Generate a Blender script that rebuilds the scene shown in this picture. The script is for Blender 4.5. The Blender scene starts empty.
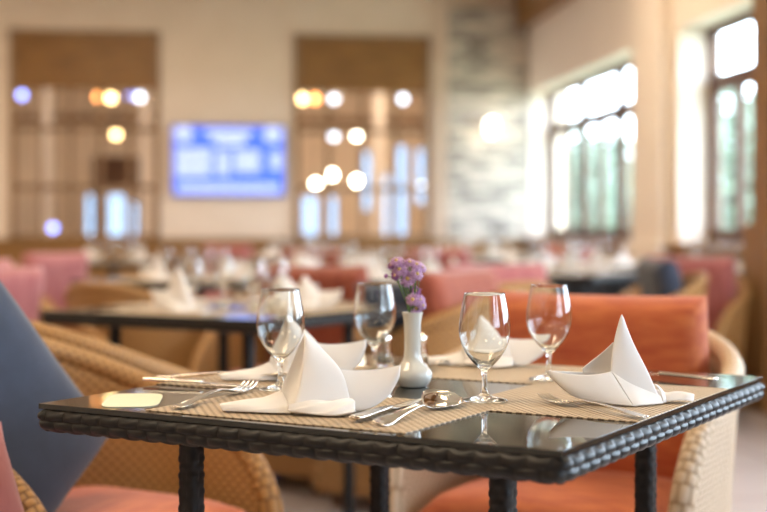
import bpy, bmesh, math, random
from mathutils import Vector, Matrix
PI = math.pi
R = math.radians
rnd = random.Random(7)
SC = bpy.context.scene
COL = SC.collection

# ---------------------------------------------------------------- camera
YAW = R(7.2)            # camera heading, clockwise from the room's long axis
CZ = 1.017
F = 1330.0              # focal length in pixels
HY = 228.0              # horizon row
cam = bpy.data.cameras.new('camera')
co = bpy.data.objects.new('camera', cam)
COL.objects.link(co)
co.location = (0, 0, CZ)
co.rotation_euler = (PI / 2, 0, -YAW)
cam.sensor_width = 36
cam.lens = F * 36 / 767
cam.shift_y = -(256 - HY) / 767
cam.clip_start = 0.05
cam.clip_end = 300
cam.dof.use_dof = True
cam.dof.focus_distance = 1.97
cam.dof.aperture_fstop = 2.3
SC.camera = co

# ---------------------------------------------------------------- world, sun, lamps, exposure
world = bpy.data.worlds.new('sky')
SC.world = world
world.use_nodes = True
wn = world.node_tree
wn.nodes.clear()
wo = wn.nodes.new('ShaderNodeOutputWorld')
wb = wn.nodes.new('ShaderNodeBackground')
wb.inputs[0].default_value = (0.68, 0.84, 1.0, 1)
wb.inputs[1].default_value = 15.0
wn.links.new(wb.outputs[0], wo.inputs[0])

SC.view_settings.view_transform = 'Standard'
SC.view_settings.look = 'None'
SC.view_settings.exposure = 0.28
SC.view_settings.gamma = 1.0
SC.view_settings.use_curve_mapping = False
SC.cycles.max_bounces = 14
SC.cycles.transmission_bounces = 14
SC.cycles.transparent_max_bounces = 16
SC.cycles.glossy_bounces = 6
SC.cycles.diffuse_bounces = 4
SC.cycles.sample_clamp_indirect = 6
SC.cycles.caustics_reflective = False
SC.cycles.caustics_refractive = True
SC.cycles.blur_glossy = 0.5


def area(name, loc, rot, sx, sy, power, color, portal=False):
    l = bpy.data.lights.new(name, 'AREA')
    l.shape = 'RECTANGLE'
    l.size, l.size_y = sx, sy
    l.energy = power
    l.color = color
    o = bpy.data.objects.new(name, l)
    o.location = loc
    o.rotation_euler = rot
    COL.objects.link(o)
    if portal:
        l.cycles.is_portal = True
    return o


CEIL = 3.72
CEIL_LAMPS = [(-5.5, -2), (-5.5, 3.0), (-5.5, 8.5), (-1.2, -2.5), (-1.2, 2.2), (-1.2, 7.0), (-1.2, 12.0), (2.0, 3.8), (2.0, 9.5), (-5.5, 13)]
for lx, ly in CEIL_LAMPS:
    area('ceiling_lamp_light', (lx, ly, CEIL - 0.09), (0, 0, 0), 1.1, 1.1, 34, (1.0, 0.76, 0.50))
WALLX = 3.57
WINX = WALLX + 0.27
BAYS = [(11.0, 14.9), (7.75, 9.95), (1.6, 5.6), (-4.0, 0.2)]
for y0, y1 in BAYS:
    area('window_portal', (WINX + 0.12, (y0 + y1) / 2, 1.7), (0, PI / 2, 0), 1.7, y1 - y0, 1, (1, 1, 1), True)
for lx in (-3.5, 0.8, 3.0):
    area('annex_ceiling_light', (lx, 17.7, 3.5), (0, 0, 0), 1.2, 1.2, 45, (1.0, 0.8, 0.58))


# ---------------------------------------------------------------- frames
def W(X, D, z=0.0):
    """a spot given as metres right of and metres ahead of the viewer"""
    c, s = math.cos(YAW), math.sin(YAW)
    return Vector((X * c + D * s, -X * s + D * c, z))


def P(px, py, z):
    """the spot at height z along a line of sight"""
    D = (CZ - z) * F / (py - HY)
    return W((px - 383.5) / F * D, D, z)


def WX(px, y):
    return y * math.tan(math.atan((px - 383.5) / F) + YAW)


# ---------------------------------------------------------------- materials
def new_mat(name):
    m = bpy.data.materials.new(name)
    m.use_nodes = True
    nt = m.node_tree
    b = nt.nodes['Principled BSDF']
    return m, nt, b


def N(nt, t, **k):
    n = nt.nodes.new(t)
    for a, v in k.items():
        if a.startswith('i_'):
            n.inputs[a[2:].replace('_', ' ')].default_value = v
        else:
            setattr(n, a, v)
    return n


def mth(nt, op, a, b=None, c=None):
    n = nt.nodes.new('ShaderNodeMath')
    n.operation = op
    for i, v in enumerate((a, b, c)):
        if v is None:
            continue
        if hasattr(v, 'links') or hasattr(v, 'is_linked'):
            nt.links.new(v, n.inputs[i])
        else:
            n.inputs[i].default_value = v
    return n.outputs[0]


def ramp(nt, fac, stops):
    r = nt.nodes.new('ShaderNodeValToRGB')
    e = r.color_ramp.elements
    while len(e) < len(stops):
        e.new(0.5)
    for k, (p, c) in enumerate(stops):
        e[k].position = p
        e[k].color = (*c, 1)
    nt.links.new(fac, r.inputs[0])
    return r.outputs[0]


def noisy(name, c1, c2, scale=8, rough=0.6, bump=0.0, metallic=0, stretch=(1, 1, 1), spec=0.5, detail=4, sheen=0, bscale=None):
    m, nt, b = new_mat(name)
    tc = N(nt, 'ShaderNodeTexCoord')
    mp = N(nt, 'ShaderNodeMapping')
    mp.inputs['Scale'].default_value = stretch
    nt.links.new(tc.outputs['Object'], mp.inputs[0])
    n = N(nt, 'ShaderNodeTexNoise', i_Scale=scale, i_Detail=detail)
    nt.links.new(mp.outputs[0], n.inputs[0])
    nt.links.new(ramp(nt, n.outputs[0], [(0.3, c1), (0.7, c2)]), b.inputs['Base Color'])
    b.inputs['Roughness'].default_value = rough
    b.inputs['Metallic'].default_value = metallic
    b.inputs['Specular IOR Level'].default_value = spec
    if sheen:
        b.inputs['Sheen Weight'].default_value = sheen
    if bump:
        bp = N(nt, 'ShaderNodeBump', i_Strength=bump, i_Distance=0.002)
        n2 = N(nt, 'ShaderNodeTexNoise', i_Scale=bscale or scale * 6, i_Detail=3)
        nt.links.new(mp.outputs[0], n2.inputs[0])
        nt.links.new(n2.outputs[0], bp.inputs['Height'])
        nt.links.new(bp.outputs[0], b.inputs['Normal'])
    return m


def weave_mat(name, light, dark, pu=0.03, pv=0.013, rough=0.5, dist=0.003, gap=0.35):
    m, nt, b = new_mat(name)
    uv = N(nt, 'ShaderNodeTexCoord').outputs['UV']
    sp = N(nt, 'ShaderNodeSeparateXYZ')
    nt.links.new(uv, sp.inputs[0])
    v = mth(nt, 'DIVIDE', sp.outputs[1], pv)
    row = mth(nt, 'FLOOR', v)
    par = mth(nt, 'MULTIPLY', mth(nt, 'MODULO', mth(nt, 'ABSOLUTE', row), 2.0), 0.5)
    u = mth(nt, 'ADD', mth(nt, 'DIVIDE', sp.outputs[0], pu), par)
    su = mth(nt, 'ABSOLUTE', mth(nt, 'SINE', mth(nt, 'MULTIPLY', u, PI)))
    sv = mth(nt, 'ABSOLUTE', mth(nt, 'SINE', mth(nt, 'MULTIPLY', v, PI)))
    h = mth(nt, 'MULTIPLY', mth(nt, 'POWER', su, 0.6), mth(nt, 'POWER', sv, 0.5))
    mid = tuple((a + c) / 2 for a, c in zip(light, dark))
    nt.links.new(ramp(nt, h, [(0.05, dark), (gap, mid), (0.75, light)]), b.inputs['Base Color'])
    bp = N(nt, 'ShaderNodeBump', i_Strength=1.0, i_Distance=dist)
    nt.links.new(h, bp.inputs['Height'])
    nt.links.new(bp.outputs[0], b.inputs['Normal'])
    b.inputs['Roughness'].default_value = rough
    return m


def plain(name, c, rough=0.5, metallic=0, spec=0.5, **k):
    m, nt, b = new_mat(name)
    b.inputs['Base Color'].default_value = (*c, 1)
    b.inputs['Roughness'].default_value = rough
    b.inputs['Metallic'].default_value = metallic
    b.inputs['Specular IOR Level'].default_value = spec
    for a, v in k.items():
        b.inputs[a.replace('_', ' ')].default_value = v
    return m


def emit(name, c, s):
    m, nt, b = new_mat(name)
    b.inputs['Base Color'].default_value = (*c, 1)
    b.inputs['Emission Color'].default_value = (*c, 1)
    b.inputs['Emission Strength'].default_value = s
    return m


def glass(name, c=(1, 1, 1), ior=1.45, rough=0.0):
    m = bpy.data.materials.new(name)
    m.use_nodes = True
    nt = m.node_tree
    nt.nodes.clear()
    o = nt.nodes.new('ShaderNodeOutputMaterial')
    g = nt.nodes.new('ShaderNodeBsdfGlass')
    g.inputs['Color'].default_value = (*c, 1)
    g.inputs['IOR'].default_value = ior
    g.inputs['Roughness'].default_value = rough
    nt.links.new(g.outputs[0], o.inputs[0])
    return m


def pane_mat(name, tint=(1, 1, 1)):
    """thin window glass: mostly clear with a mirror sheen"""
    m = bpy.data.materials.new(name)
    m.use_nodes = True
    nt = m.node_tree
    nt.nodes.clear()
    o = nt.nodes.new('ShaderNodeOutputMaterial')
    t = nt.nodes.new('ShaderNodeBsdfTransparent')
    t.inputs[0].default_value = (*tint, 1)
    g = nt.nodes.new('ShaderNodeBsdfGlossy')
    g.inputs['Roughness'].default_value = 0.02
    f = nt.nodes.new('ShaderNodeFresnel')
    f.inputs[0].default_value = 1.35
    mx = nt.nodes.new('ShaderNodeMixShader')
    ge = nt.nodes.new('ShaderNodeNewGeometry')
    outer = mth(nt, 'SUBTRACT', 1.0, ge.outputs['Backfacing'])
    nt.links.new(mth(nt, 'MULTIPLY', f.outputs[0], outer), mx.inputs[0])
    nt.links.new(t.outputs[0], mx.inputs[1])
    nt.links.new(g.outputs[0], mx.inputs[2])
    nt.links.new(mx.outputs[0], o.inputs[0])
    return m


M = {}
M['wall'] = noisy('cream_wall_paint', (0.70, 0.57, 0.445), (0.74, 0.61, 0.485), 3, 0.85, 0.05)
M['wall_r'] = noisy('pale_wall_paint', (0.82, 0.735, 0.65), (0.85, 0.765, 0.68), 3, 0.85, 0.05)
M['ceiling'] = noisy('ceiling_paint', (0.80, 0.77, 0.71), (0.83, 0.80, 0.74), 2, 0.9)
M['wood'] = noisy('brown_wood', (0.18, 0.080, 0.016), (0.28, 0.132, 0.031), 5, 0.45, 0.1, stretch=(0.6, 0.6, 6))
M['woodv'] = noisy('brown_wood_upright', (0.21, 0.10, 0.03), (0.33, 0.17, 0.055), 5, 0.45, 0.1, stretch=(6, 6, 0.6))
M['darkwood'] = noisy('dark_wood', (0.07, 0.032, 0.018), (0.14, 0.065, 0.032), 6, 0.5, 0.1, stretch=(5, 5, 0.7))
M['tanframe'] = noisy('tan_frame_wood', (0.20, 0.11, 0.05), (0.30, 0.175, 0.09), 6, 0.5, 0.1, stretch=(5, 5, 0.7))
M['glasspane'] = pane_mat('window_glass')
M['tinted'] = pane_mat('tinted_glass', (0.28, 0.31, 0.345))
M['wineglass'] = glass('clear_glass', (0.985, 0.995, 0.995), 1.47)
M['napkin'] = noisy('white_napkin_cloth', (0.80, 0.775, 0.755), (0.84, 0.815, 0.795), 14, 0.8, 0.12, sheen=0.2, bscale=700)
M['vase'] = plain('white_glazed_ceramic', (0.66, 0.65, 0.60), 0.12, Coat_Weight=0.6)
M['silver'] = plain('polished_steel', (0.80, 0.76, 0.70), 0.10, 1.0)
M['blackweave'] = noisy('black_wicker', (0.007, 0.006, 0.006), (0.015, 0.013, 0.012), 60, 0.42, 0.1, spec=0.27)
M['rattan'] = weave_mat('honey_rattan_weave', (0.47, 0.245, 0.08), (0.16, 0.07, 0.02), 0.026, 0.012)
M['rattan_daylit'] = weave_mat('daylit_rattan_weave', (0.66, 0.50, 0.34), (0.34, 0.20, 0.10), 0.026, 0.013)  # rattan with the paleness of window daylight put into its colour
M['orange'] = noisy('orange_fabric', (0.42, 0.075, 0.022), (0.60, 0.17, 0.05), 14, 0.85, 0.25, stretch=(0.7, 3, 3), sheen=0.3, bscale=300)
M['pink'] = noisy('rose_pink_fabric', (0.36, 0.10, 0.10), (0.46, 0.16, 0.15), 12, 0.85, 0.25, stretch=(3, 0.7, 3), sheen=0.3, bscale=300)
M['rust'] = noisy('rust_red_fabric', (0.25, 0.050, 0.028), (0.36, 0.095, 0.05), 12, 0.85, 0.25, stretch=(3, 0.7, 3), sheen=0.3, bscale=300)
M['navy'] = noisy('slate_blue_fabric', (0.020, 0.030, 0.056), (0.030, 0.042, 0.074), 20, 0.85, 0.3, sheen=0.25, bscale=300)
M['blackcloth'] = noisy('black_table_linen', (0.012, 0.012, 0.014), (0.02, 0.02, 0.024), 6, 0.7, 0.1)
M['sconce'] = emit('lit_frosted_shade', (1.0, 0.93, 0.8), 7)
M['tvblack'] = plain('black_plastic', (0.015, 0.015, 0.018), 0.3)
M['tvblue'] = emit('blue_screen_glow', (0.05, 0.13, 0.70), 0.85)
M['tvwhite'] = emit('white_screen_glow', (0.60, 0.70, 1.0), 0.72)
M['petal'] = noisy('lilac_petals', (0.34, 0.14, 0.37), (0.76, 0.52, 0.74), 230, 0.6)
M['petal_dark'] = noisy('deep_purple_petals', (0.20, 0.05, 0.22), (0.34, 0.12, 0.34), 90, 0.6)
M['pollen'] = noisy('yellow_florets', (0.62, 0.42, 0.10), (0.75, 0.55, 0.2), 200, 0.7, 0.3)
M['stem'] = noisy('green_stem', (0.06, 0.14, 0.03), (0.13, 0.22, 0.06), 60, 0.6)
M['leaf'] = noisy('tree_leaves', (0.10, 0.145, 0.10), (0.19, 0.25, 0.18), 3, 0.7)
M['bark'] = noisy('tree_bark', (0.10, 0.075, 0.05), (0.18, 0.14, 0.1), 9, 0.9)
M['lawn'] = noisy('outdoor_ground', (0.30, 0.33, 0.22), (0.42, 0.44, 0.33), 2, 0.95)
M['table_reflection'] = noisy('pale_cream_reflection', (0.70, 0.71, 0.52), (0.74, 0.75, 0.57), 5, 0.6)  # tone of a reflection in the table glass, put in as colour
M['lampglow'] = emit('ceiling_lamp_diffuser', (1.0, 0.82, 0.6), 4)


def floor_mat():
    m, nt, b = new_mat('polished_floor_tiles')
    tc = N(nt, 'ShaderNodeTexCoord')
    br = N(nt, 'ShaderNodeTexBrick', offset=0.0, i_Scale=1.0)
    br.inputs['Color1'].default_value = (0.56, 0.50, 0.50, 1)
    br.inputs['Color2'].default_value = (0.62, 0.55, 0.55, 1)
    br.inputs['Mortar'].default_value = (0.30, 0.23, 0.19, 1)
    br.inputs['Brick Width'].default_value = 0.6
    br.inputs['Row Height'].default_value = 0.6
    br.inputs['Mortar Size'].default_value = 0.005
    nt.links.new(tc.outputs['Object'], br.inputs[0])
    nt.links.new(br.outputs[0], b.inputs['Base Color'])
    b.inputs['Roughness'].default_value = 0.16
    return m


def stone_mat():
    m, nt, b = new_mat('stacked_stone_mosaic')
    tc = N(nt, 'ShaderNodeTexCoord')
    mp = N(nt, 'ShaderNodeMapping')
    mp.inputs['Rotation'].default_value = (PI / 2, 0, 0)
    nt.links.new(tc.outputs['Object'], mp.inputs[0])
    br = N(nt, 'ShaderNodeTexBrick', offset=0.37, i_Scale=1.0)
    br.inputs['Color1'].default_value = (0.60, 0.53, 0.44, 1)
    br.inputs['Color2'].default_value = (0.09, 0.085, 0.08, 1)
    br.inputs['Mortar'].default_value = (0.16, 0.14, 0.12, 1)
    br.inputs['Brick Width'].default_value = 0.26
    br.inputs['Row Height'].default_value = 0.07
    br.inputs['Mortar Size'].default_value = 0.004
    br.inputs['Bias'].default_value = -0.25
    nt.links.new(mp.outputs[0], br.inputs[0])
    nt.links.new(br.outputs[0], b.inputs['Base Color'])
    bp = N(nt, 'ShaderNodeBump', i_Strength=0.8, i_Distance=0.01)
    nt.links.new(br.outputs['Color'], bp.inputs['Height'])
    nt.links.new(bp.outputs[0], b.inputs['Normal'])
    b.inputs['Roughness'].default_value = 0.7
    return m


def mat_mat():
    """woven placemat: two tones of straw in a fine basket weave"""
    m, nt, b = new_mat('woven_straw_placemat')
    tc = N(nt, 'ShaderNodeTexCoord')
    sp = N(nt, 'ShaderNodeSeparateXYZ')
    nt.links.new(tc.outputs['Object'], sp.inputs[0])
    v = mth(nt, 'DIVIDE', sp.outputs[1], 0.0078)
    par = mth(nt, 'MULTIPLY', mth(nt, 'MODULO', mth(nt, 'ABSOLUTE', mth(nt, 'FLOOR', v)), 2.0), 0.5)
    u = mth(nt, 'ADD', mth(nt, 'DIVIDE', sp.outputs[0], 0.0150), par)
    su = mth(nt, 'ABSOLUTE', mth(nt, 'SINE', mth(nt, 'MULTIPLY', u, PI)))
    sv = mth(nt, 'ABSOLUTE', mth(nt, 'SINE', mth(nt, 'MULTIPLY', v, PI)))
    h = mth(nt, 'MULTIPLY', mth(nt, 'POWER', su, 0.6), mth(nt, 'POWER', sv, 0.6))
    nt.links.new(ramp(nt, h, [(0.12, (0.15, 0.10, 0.055)), (0.5, (0.40, 0.29, 0.18)), (0.85, (0.60, 0.47, 0.32))]), b.inputs['Base Color'])
    bp = N(nt, 'ShaderNodeBump', i_Strength=0.8, i_Distance=0.001)
    nt.links.new(h, bp.inputs['Height'])
    nt.links.new(bp.outputs[0], b.inputs['Normal'])
    b.inputs['Roughness'].default_value = 0.5
    return m


M['floor'] = floor_mat()
M['stone'] = stone_mat()
M['mat'] = mat_mat()
M['tabletop'] = plain('dark_table_glass', (0.022, 0.024, 0.022), 0.03, 0, 0.5, IOR=1.52)


# ---------------------------------------------------------------- mesh helpers
def obj(name, bm, mat=None, parent=None, smooth=False, loc=None):
    me = bpy.data.meshes.new(name)
    bm.to_mesh(me)
    bm.free()
    o = bpy.data.objects.new(name, me)
    COL.objects.link(o)
    if mat:
        me.materials.append(mat)
    if smooth:
        for p in me.polygons:
            p.use_smooth = True
    if parent:
        o.parent = parent
    if loc is not None:
        o.location = loc
    return o


def tag(o, label, cat, group=None, kind=None):
    o['label'] = label
    o['category'] = cat
    if group:
        o['group'] = group
    if kind:
        o['kind'] = kind
    return o


def empty(name, loc=(0, 0, 0), rz=0.0):
    o = bpy.data.objects.new(name, None)
    o.location = loc
    o.rotation_euler = (0, 0, rz)
    o.empty_display_size = 0.05
    COL.objects.link(o)
    return o


def copy_tree(o, parent=None):
    c = o.copy()
    COL.objects.link(c)
    if parent:
        c.parent = parent
    for ch in list(o.children):
        copy_tree(ch, c)
    return c


def box(bm, x0, x1, y0, y1, z0, z1, rot=None):
    vs = [bm.verts.new((x, y, z)) for x in (x0, x1) for y in (y0, y1) for z in (z0, z1)]
    for f in ((0, 1, 3, 2), (4, 6, 7, 5), (0, 4, 5, 1), (2, 3, 7, 6), (0, 2, 6, 4), (1, 5, 7, 3)):
        bm.faces.new([vs[i] for i in f])
    return vs


def boxes(*bs, bevel=0.0):
    bm = bmesh.new()
    for b in bs:
        box(bm, *b)
    if bevel:
        bmesh.ops.bevel(bm, geom=bm.edges[:], offset=bevel, segments=2, profile=0.5, affect='EDGES')
    bmesh.ops.recalc_face_normals(bm, faces=bm.faces[:])
    return bm


def struct(name, bm, mat, parent=None, smooth=False):
    o = obj(name, bm, mat, parent, smooth)
    if not parent:
        o['kind'] = 'structure'
    return o


def lathe(bm, prof, n=40, close=False):
    rings = []
    for r, z in prof:
        if r < 1e-6:
            rings.append([bm.verts.new((0, 0, z))])
        else:
            rings.append([bm.verts.new((r * math.cos(2 * PI * k / n), r * math.sin(2 * PI * k / n), z)) for k in range(n)])
    for a, b in zip(rings, rings[1:]):
        for k in range(n):
            k2 = (k + 1) % n
            if len(a) == 1 and len(b) == 1:
                continue
            if len(a) == 1:
                bm.faces.new((a[0], b[k2], b[k]))
            elif len(b) == 1:
                bm.faces.new((a[k], a[k2], b[0]))
            else:
                bm.faces.new((a[k], a[k2], b[k2], b[k]))
    bmesh.ops.recalc_face_normals(bm, faces=bm.faces[:])
    return bm


def tube(bm, pts, rad, n=8, caps=True):
    pts = [Vector(p) for p in pts]
    if not hasattr(rad, '__len__'):
        rad = [rad] * len(pts)
    prev = None
    rings = []
    for i, p in enumerate(pts):
        d = (pts[min(i + 1, len(pts) - 1)] - pts[max(i - 1, 0)]).normalized()
        if prev is None:
            a = d.cross(Vector((0, 0, 1)))
            if a.length < 1e-3:
                a = d.cross(Vector((1, 0, 0)))
        else:
            a = prev - d * prev.dot(d)
        a.normalize()
        prev = a
        b = d.cross(a)
        rings.append([bm.verts.new(p + (a * math.cos(2 * PI * k / n) + b * math.sin(2 * PI * k / n)) * rad[i]) for k in range(n)])
    for A, B in zip(rings, rings[1:]):
        for k in range(n):
            bm.faces.new((A[k], A[(k + 1) % n], B[(k + 1) % n], B[k]))
    if caps:
        bm.faces.new(rings[0][::-1])
        bm.faces.new(rings[-1])
    return bm


def cat(pts, n):
    """smooth curve through points, n samples"""
    pts = [Vector(p) for p in pts]
    if len(pts) == 2:
        return [pts[0].lerp(pts[1], k / (n - 1)) for k in range(n)]
    q = [pts[0] * 2 - pts[1]] + pts + [pts[-1] * 2 - pts[-2]]
    out = []
    m = len(pts) - 1
    for k in range(n):
        t = k / (n - 1) * m
        i = min(int(t), m - 1)
        t -= i
        a, b, c, d = q[i:i + 4]
        out.append(0.5 * ((2 * b) + (c - a) * t + (2 * a - 5 * b + 4 * c - d) * t * t + (3 * b - a - 3 * c + d) * t ** 3))
    return out


def sheet(bm, c0, c1, bulge=(0, 0, 0), nu=16, nv=12, ripple=0.0, seed=0):
    """a patch of cloth between two curves"""
    a, b = cat(c0, nu), cat(c1, nu)
    bl = Vector(bulge)
    g = []
    for i in range(nu):
        row = []
        for j in range(nv):
            t = j / (nv - 1)
            p = a[i].lerp(b[i], t) + bl * (math.sin(PI * t) * max(0.0, math.sin(PI * i / (nu - 1))) ** 0.5)
            if ripple:
                p.z += ripple * math.sin(i * 0.9 + seed + j * 0.5) * math.sin(PI * t)
            row.append(bm.verts.new(p))
        g.append(row)
    for i in range(nu - 1):
        for j in range(nv - 1):
            bm.faces.new((g[i][j], g[i + 1][j], g[i + 1][j + 1], g[i][j + 1]))


def mod(o, kind, **k):
    m = o.modifiers.new(kind.lower(), kind)
    for a, v in k.items():
        setattr(m, a, v)
    return m


# ================================================================ SETTING
YF = 15.0
BACK = -6.0
LEFT = -8.5
struct('floor', boxes((LEFT, WALLX + 0.3, BACK, 21.5, -0.1, 0)), M['floor'])
struct('ceiling', boxes((LEFT, WALLX + 0.3, BACK, 21.5, CEIL, CEIL + 0.1)), M['ceiling'])
# openings in the far wall
O1 = (WX(10, YF), WX(160, YF))
O2 = (WX(294, YF), WX(430, YF))
OZ0, OZ1, PZ = 0.88, 3.20, 2.56
ST = (WX(447, YF), WX(526, YF))
struct('wall_far', boxes((LEFT, O1[0], YF, YF + 0.2, 0, CEIL), (O1[1], O2[0], YF, YF + 0.2, 0, CEIL), (O2[1], WALLX + 0.3, YF, YF + 0.2, 0, CEIL),
       (O1[0], O1[1], YF, YF + 0.2, OZ1, CEIL), (O2[0], O2[1], YF, YF + 0.2, OZ1, CEIL),
       (O1[0], O1[1], YF, YF + 0.2, 0, OZ0), (O2[0], O2[1], YF, YF + 0.2, 0, OZ0)), M['wall'])
struct('wall_far_strip', boxes((WX(438, YF), ST[0], YF - 0.06, YF, 0, CEIL)), M['wall'])
struct('wall_left', boxes((LEFT - 0.2, LEFT, BACK, 21.5, 0, CEIL)), M['wall'])
struct('wall_back_unseen', boxes((LEFT, WALLX + 0.3, BACK - 0.2, BACK, 0, CEIL)), M['wood'])  # unseen wall; brown wood chosen to darken its reflections in rim and glasses
# right wall with deep window bays
SILL, HEAD = 0.88, 2.57
segs = []
ys = [BACK] + [v for b in sorted(BAYS) for v in b] + [YF]
for k in range(0, len(ys), 2):
    segs.append((WALLX, WALLX + 0.34, ys[k], ys[k + 1], 0, CEIL))
for y0, y1 in BAYS:
    segs.append((WALLX, WALLX + 0.34, y0, y1, 0, SILL))
    segs.append((WALLX, WALLX + 0.34, y0, y1, HEAD, CEIL))
struct('wall_right', boxes(*segs), M['wall_r'])
struct('wall_pilaster', boxes((WALLX - 0.10, WALLX, 10.12, 10.85, 0, CEIL), (WALLX - 0.14, WALLX, 10.05, 10.9, 0, 0.9), bevel=0.01), M['wall_r'])
struct('wall_stone_panel', boxes((ST[0], ST[1], YF - 0.09, YF, 0.88, 3.52)), M['stone'])
struct('trim_1', boxes((WALLX - 0.16, WALLX, BACK, YF, 3.33, CEIL), bevel=0.01), M['wood'])
struct('trim_2', boxes((LEFT, WX(438, YF), YF - 0.04, YF, 0, 0.84), (LEFT, ST[0], YF - 0.075, YF, 0.84, 0.90), (ST[0], ST[1], YF - 0.1, YF, 0, 0.88)), M['wood'])
struct('trim_3', boxes((WALLX - 0.03, WALLX, BACK, 10.05, 0, 0.84), (WALLX - 0.03, WALLX, 10.9, YF, 0, 0.84), (WALLX - 0.09, WALLX + 0.26, BACK, 10.05, 0.84, 0.90), (WALLX - 0.09, WALLX + 0.26, 10.9, YF, 0.84, 0.90)), M['wood'])
# wood clad pier at the near end of the near window
struct('trim_4', boxes((WX(762, 7.1), WALLX, 7.0, 7.24, 0, CEIL), (WX(757, 7.05), WALLX, 6.96, 7.26, 0, 1.04), bevel=0.006), M['woodv'])


def bay_window(name, y0, y1, n):
    """one wide window: n casement pairs under a glazed transom each"""
    root = empty(name, (WINX, (y0 + y1) / 2, SILL))
    root['kind'] = 'structure'
    yc = (y0 + y1) / 2
    L = y1 - y0
    w = L / n
    fr = []
    a, d = -L / 2, 0.035
    H = HEAD - SILL
    tz0, tz1 = 1.24, 1.31
    fr.append((-d, d, a, -a, 0, 0.07))
    fr.append((-d, d, a, -a, H - 0.06, H))
    fr.append((-d, d, a, -a, tz0, tz1))
    for k in range(n + 1):
        y = a + k * w
        h = 0.055
        fr.append((-d, d, max(a, y - h), min(-a, y + h), 0, H))
    struct('window_frame', boxes(*fr), M['darkwood'], root)
    for k in range(n):
        for s in (0, 1):
            ya = a + k * w + 0.055 + s * (w - 0.11) / 2
            yb = ya + (w - 0.11) / 2
            sb = boxes((-0.025, 0.025, ya, ya + 0.05, 0.07, tz0), (-0.025, 0.025, yb - 0.05, yb, 0.07, tz0),
                       (-0.025, 0.025, ya + 0.05, yb - 0.05, 0.07, 0.13), (-0.025, 0.025, ya + 0.05, yb - 0.05, tz0 - 0.06, tz0))
            struct('window_sash', sb, M['darkwood'], root)
            struct('window_pane', boxes((-0.003, 0.003, ya + 0.05, yb - 0.05, 0.13, tz0 - 0.06)), M['glasspane'], root)
        struct('window_pane', boxes((-0.003, 0.003, a + k * w + 0.055, a + (k + 1) * w - 0.055, tz1, H - 0.06)), M['glasspane'], root)
    return root


bay_window('window_1', 11.0, 14.9, 3)
bay_window('window_2', 7.75, 9.95, 2)
bay_window('window_3', 1.6, 5.6, 3)
bay_window('window_4', -4.0, 0.2, 3)


def glazed_opening(name, x0, x1, nv):
    root = empty(name, ((x0 + x1) / 2, YF + 0.05, OZ0))
    root['kind'] = 'structure'
    h = (x1 - x0) / 2
    H = OZ1 - OZ0
    P0 = PZ - OZ0
    struct('window_header', boxes((-h, h, -0.06, 0.04, P0, H), *[(-h, h, -0.064, -0.06, P0 + 0.155 * k, P0 + 0.155 * k + 0.147) for k in range(1, 4)]), M['wood'], root)
    fr = [(-h, -h + 0.06, -0.08, 0.05, 0, H), (h - 0.06, h, -0.08, 0.05, 0, H), (-h, h, -0.08, 0.05, 0, 0.06), (-h, h, -0.08, 0.05, H - 0.05, H)]
    for z in (2.115, 1.465):
        fr.append((-h + 0.06, h - 0.06, -0.03, 0.03, z - OZ0 - 0.03, z - OZ0 + 0.03))
    for k in range(1, nv):
        x = -h + 2 * h * k / nv
        fr.append((x - 0.022, x + 0.022, -0.03, 0.03, 0.06, P0))
    struct('window_frame', boxes(*fr), M['tanframe'], root)
    struct('window_pane', boxes((-h + 0.06, h - 0.06, -0.003, 0.003, 0.06, P0)), M['glasspane'], root)
    return root


glazed_opening('window_5', O1[0], O1[1], 5)
glazed_opening('window_6', O2[0], O2[1], 4)

# adjoining room seen through the two glazed openings
YA = 20.5
cuts = []
for p0, p1, z0, z1 in ((86, 95, 0.9, 1.52), (108, 124, 0.9, 1.52), (132, 137, 0.9, 1.4), (303, 318, 0.9, 1.5), (326, 337, 0.9, 1.5), (363, 371, 1.3, 2.2), (378, 390, 0.9, 1.85), (398, 407, 0.9, 2.3), (417, 427, 1.4, 2.25)):
    cuts.append((WX(p0, YA), WX(p1, YA), z0, z1))
bm = bmesh.new()
xs = LEFT
for x0, x1, z0, z1 in cuts:
    box(bm, xs, x0, YA, YA + 0.2, 0, CEIL)
    box(bm, x0, x1, YA, YA + 0.2, 0, z0)
    box(bm, x0, x1, YA, YA + 0.2, z1, CEIL)
    xs = x1
box(bm, xs, 4.2, YA, YA + 0.2, 0, CEIL)
box(bm, WALLX + 0.3, WALLX + 0.5, YF, YA, 0, CEIL)
struct('wall_annex', bm, M['wall'])
for k, (x0, x1, z0, z1) in enumerate(cuts):
    g = struct('window_%d' % (7 + k), boxes((x0, x1, YA + 0.08, YA + 0.084, z0, z1)), M['tinted'])
struct('wall_annex_pier', boxes((WX(38, 18.5), WX(50, 18.5), 18.5, 18.8, 0, CEIL), (WX(140, 18.5), WX(149, 18.5), 18.5, 18.8, 0, CEIL), (WX(376, 18.5), WX(384, 18.5), 18.5, 18.8, 0, CEIL)), M['wall_r'])
struct('trim_5', boxes((LEFT, 4, YA - 0.05, YA, 2.62, 2.74), (LEFT, WX(150, YA), YA - 0.05, YA, 0.5, 0.88)), M['tanframe'])

# outdoors
struct('ground_outside', boxes((WALLX + 0.36, 60, -30, 70, -0.5, -0.35), (-40, WALLX + 0.36, 21.5, 70, -0.5, -0.35)), M['lawn'])


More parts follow.
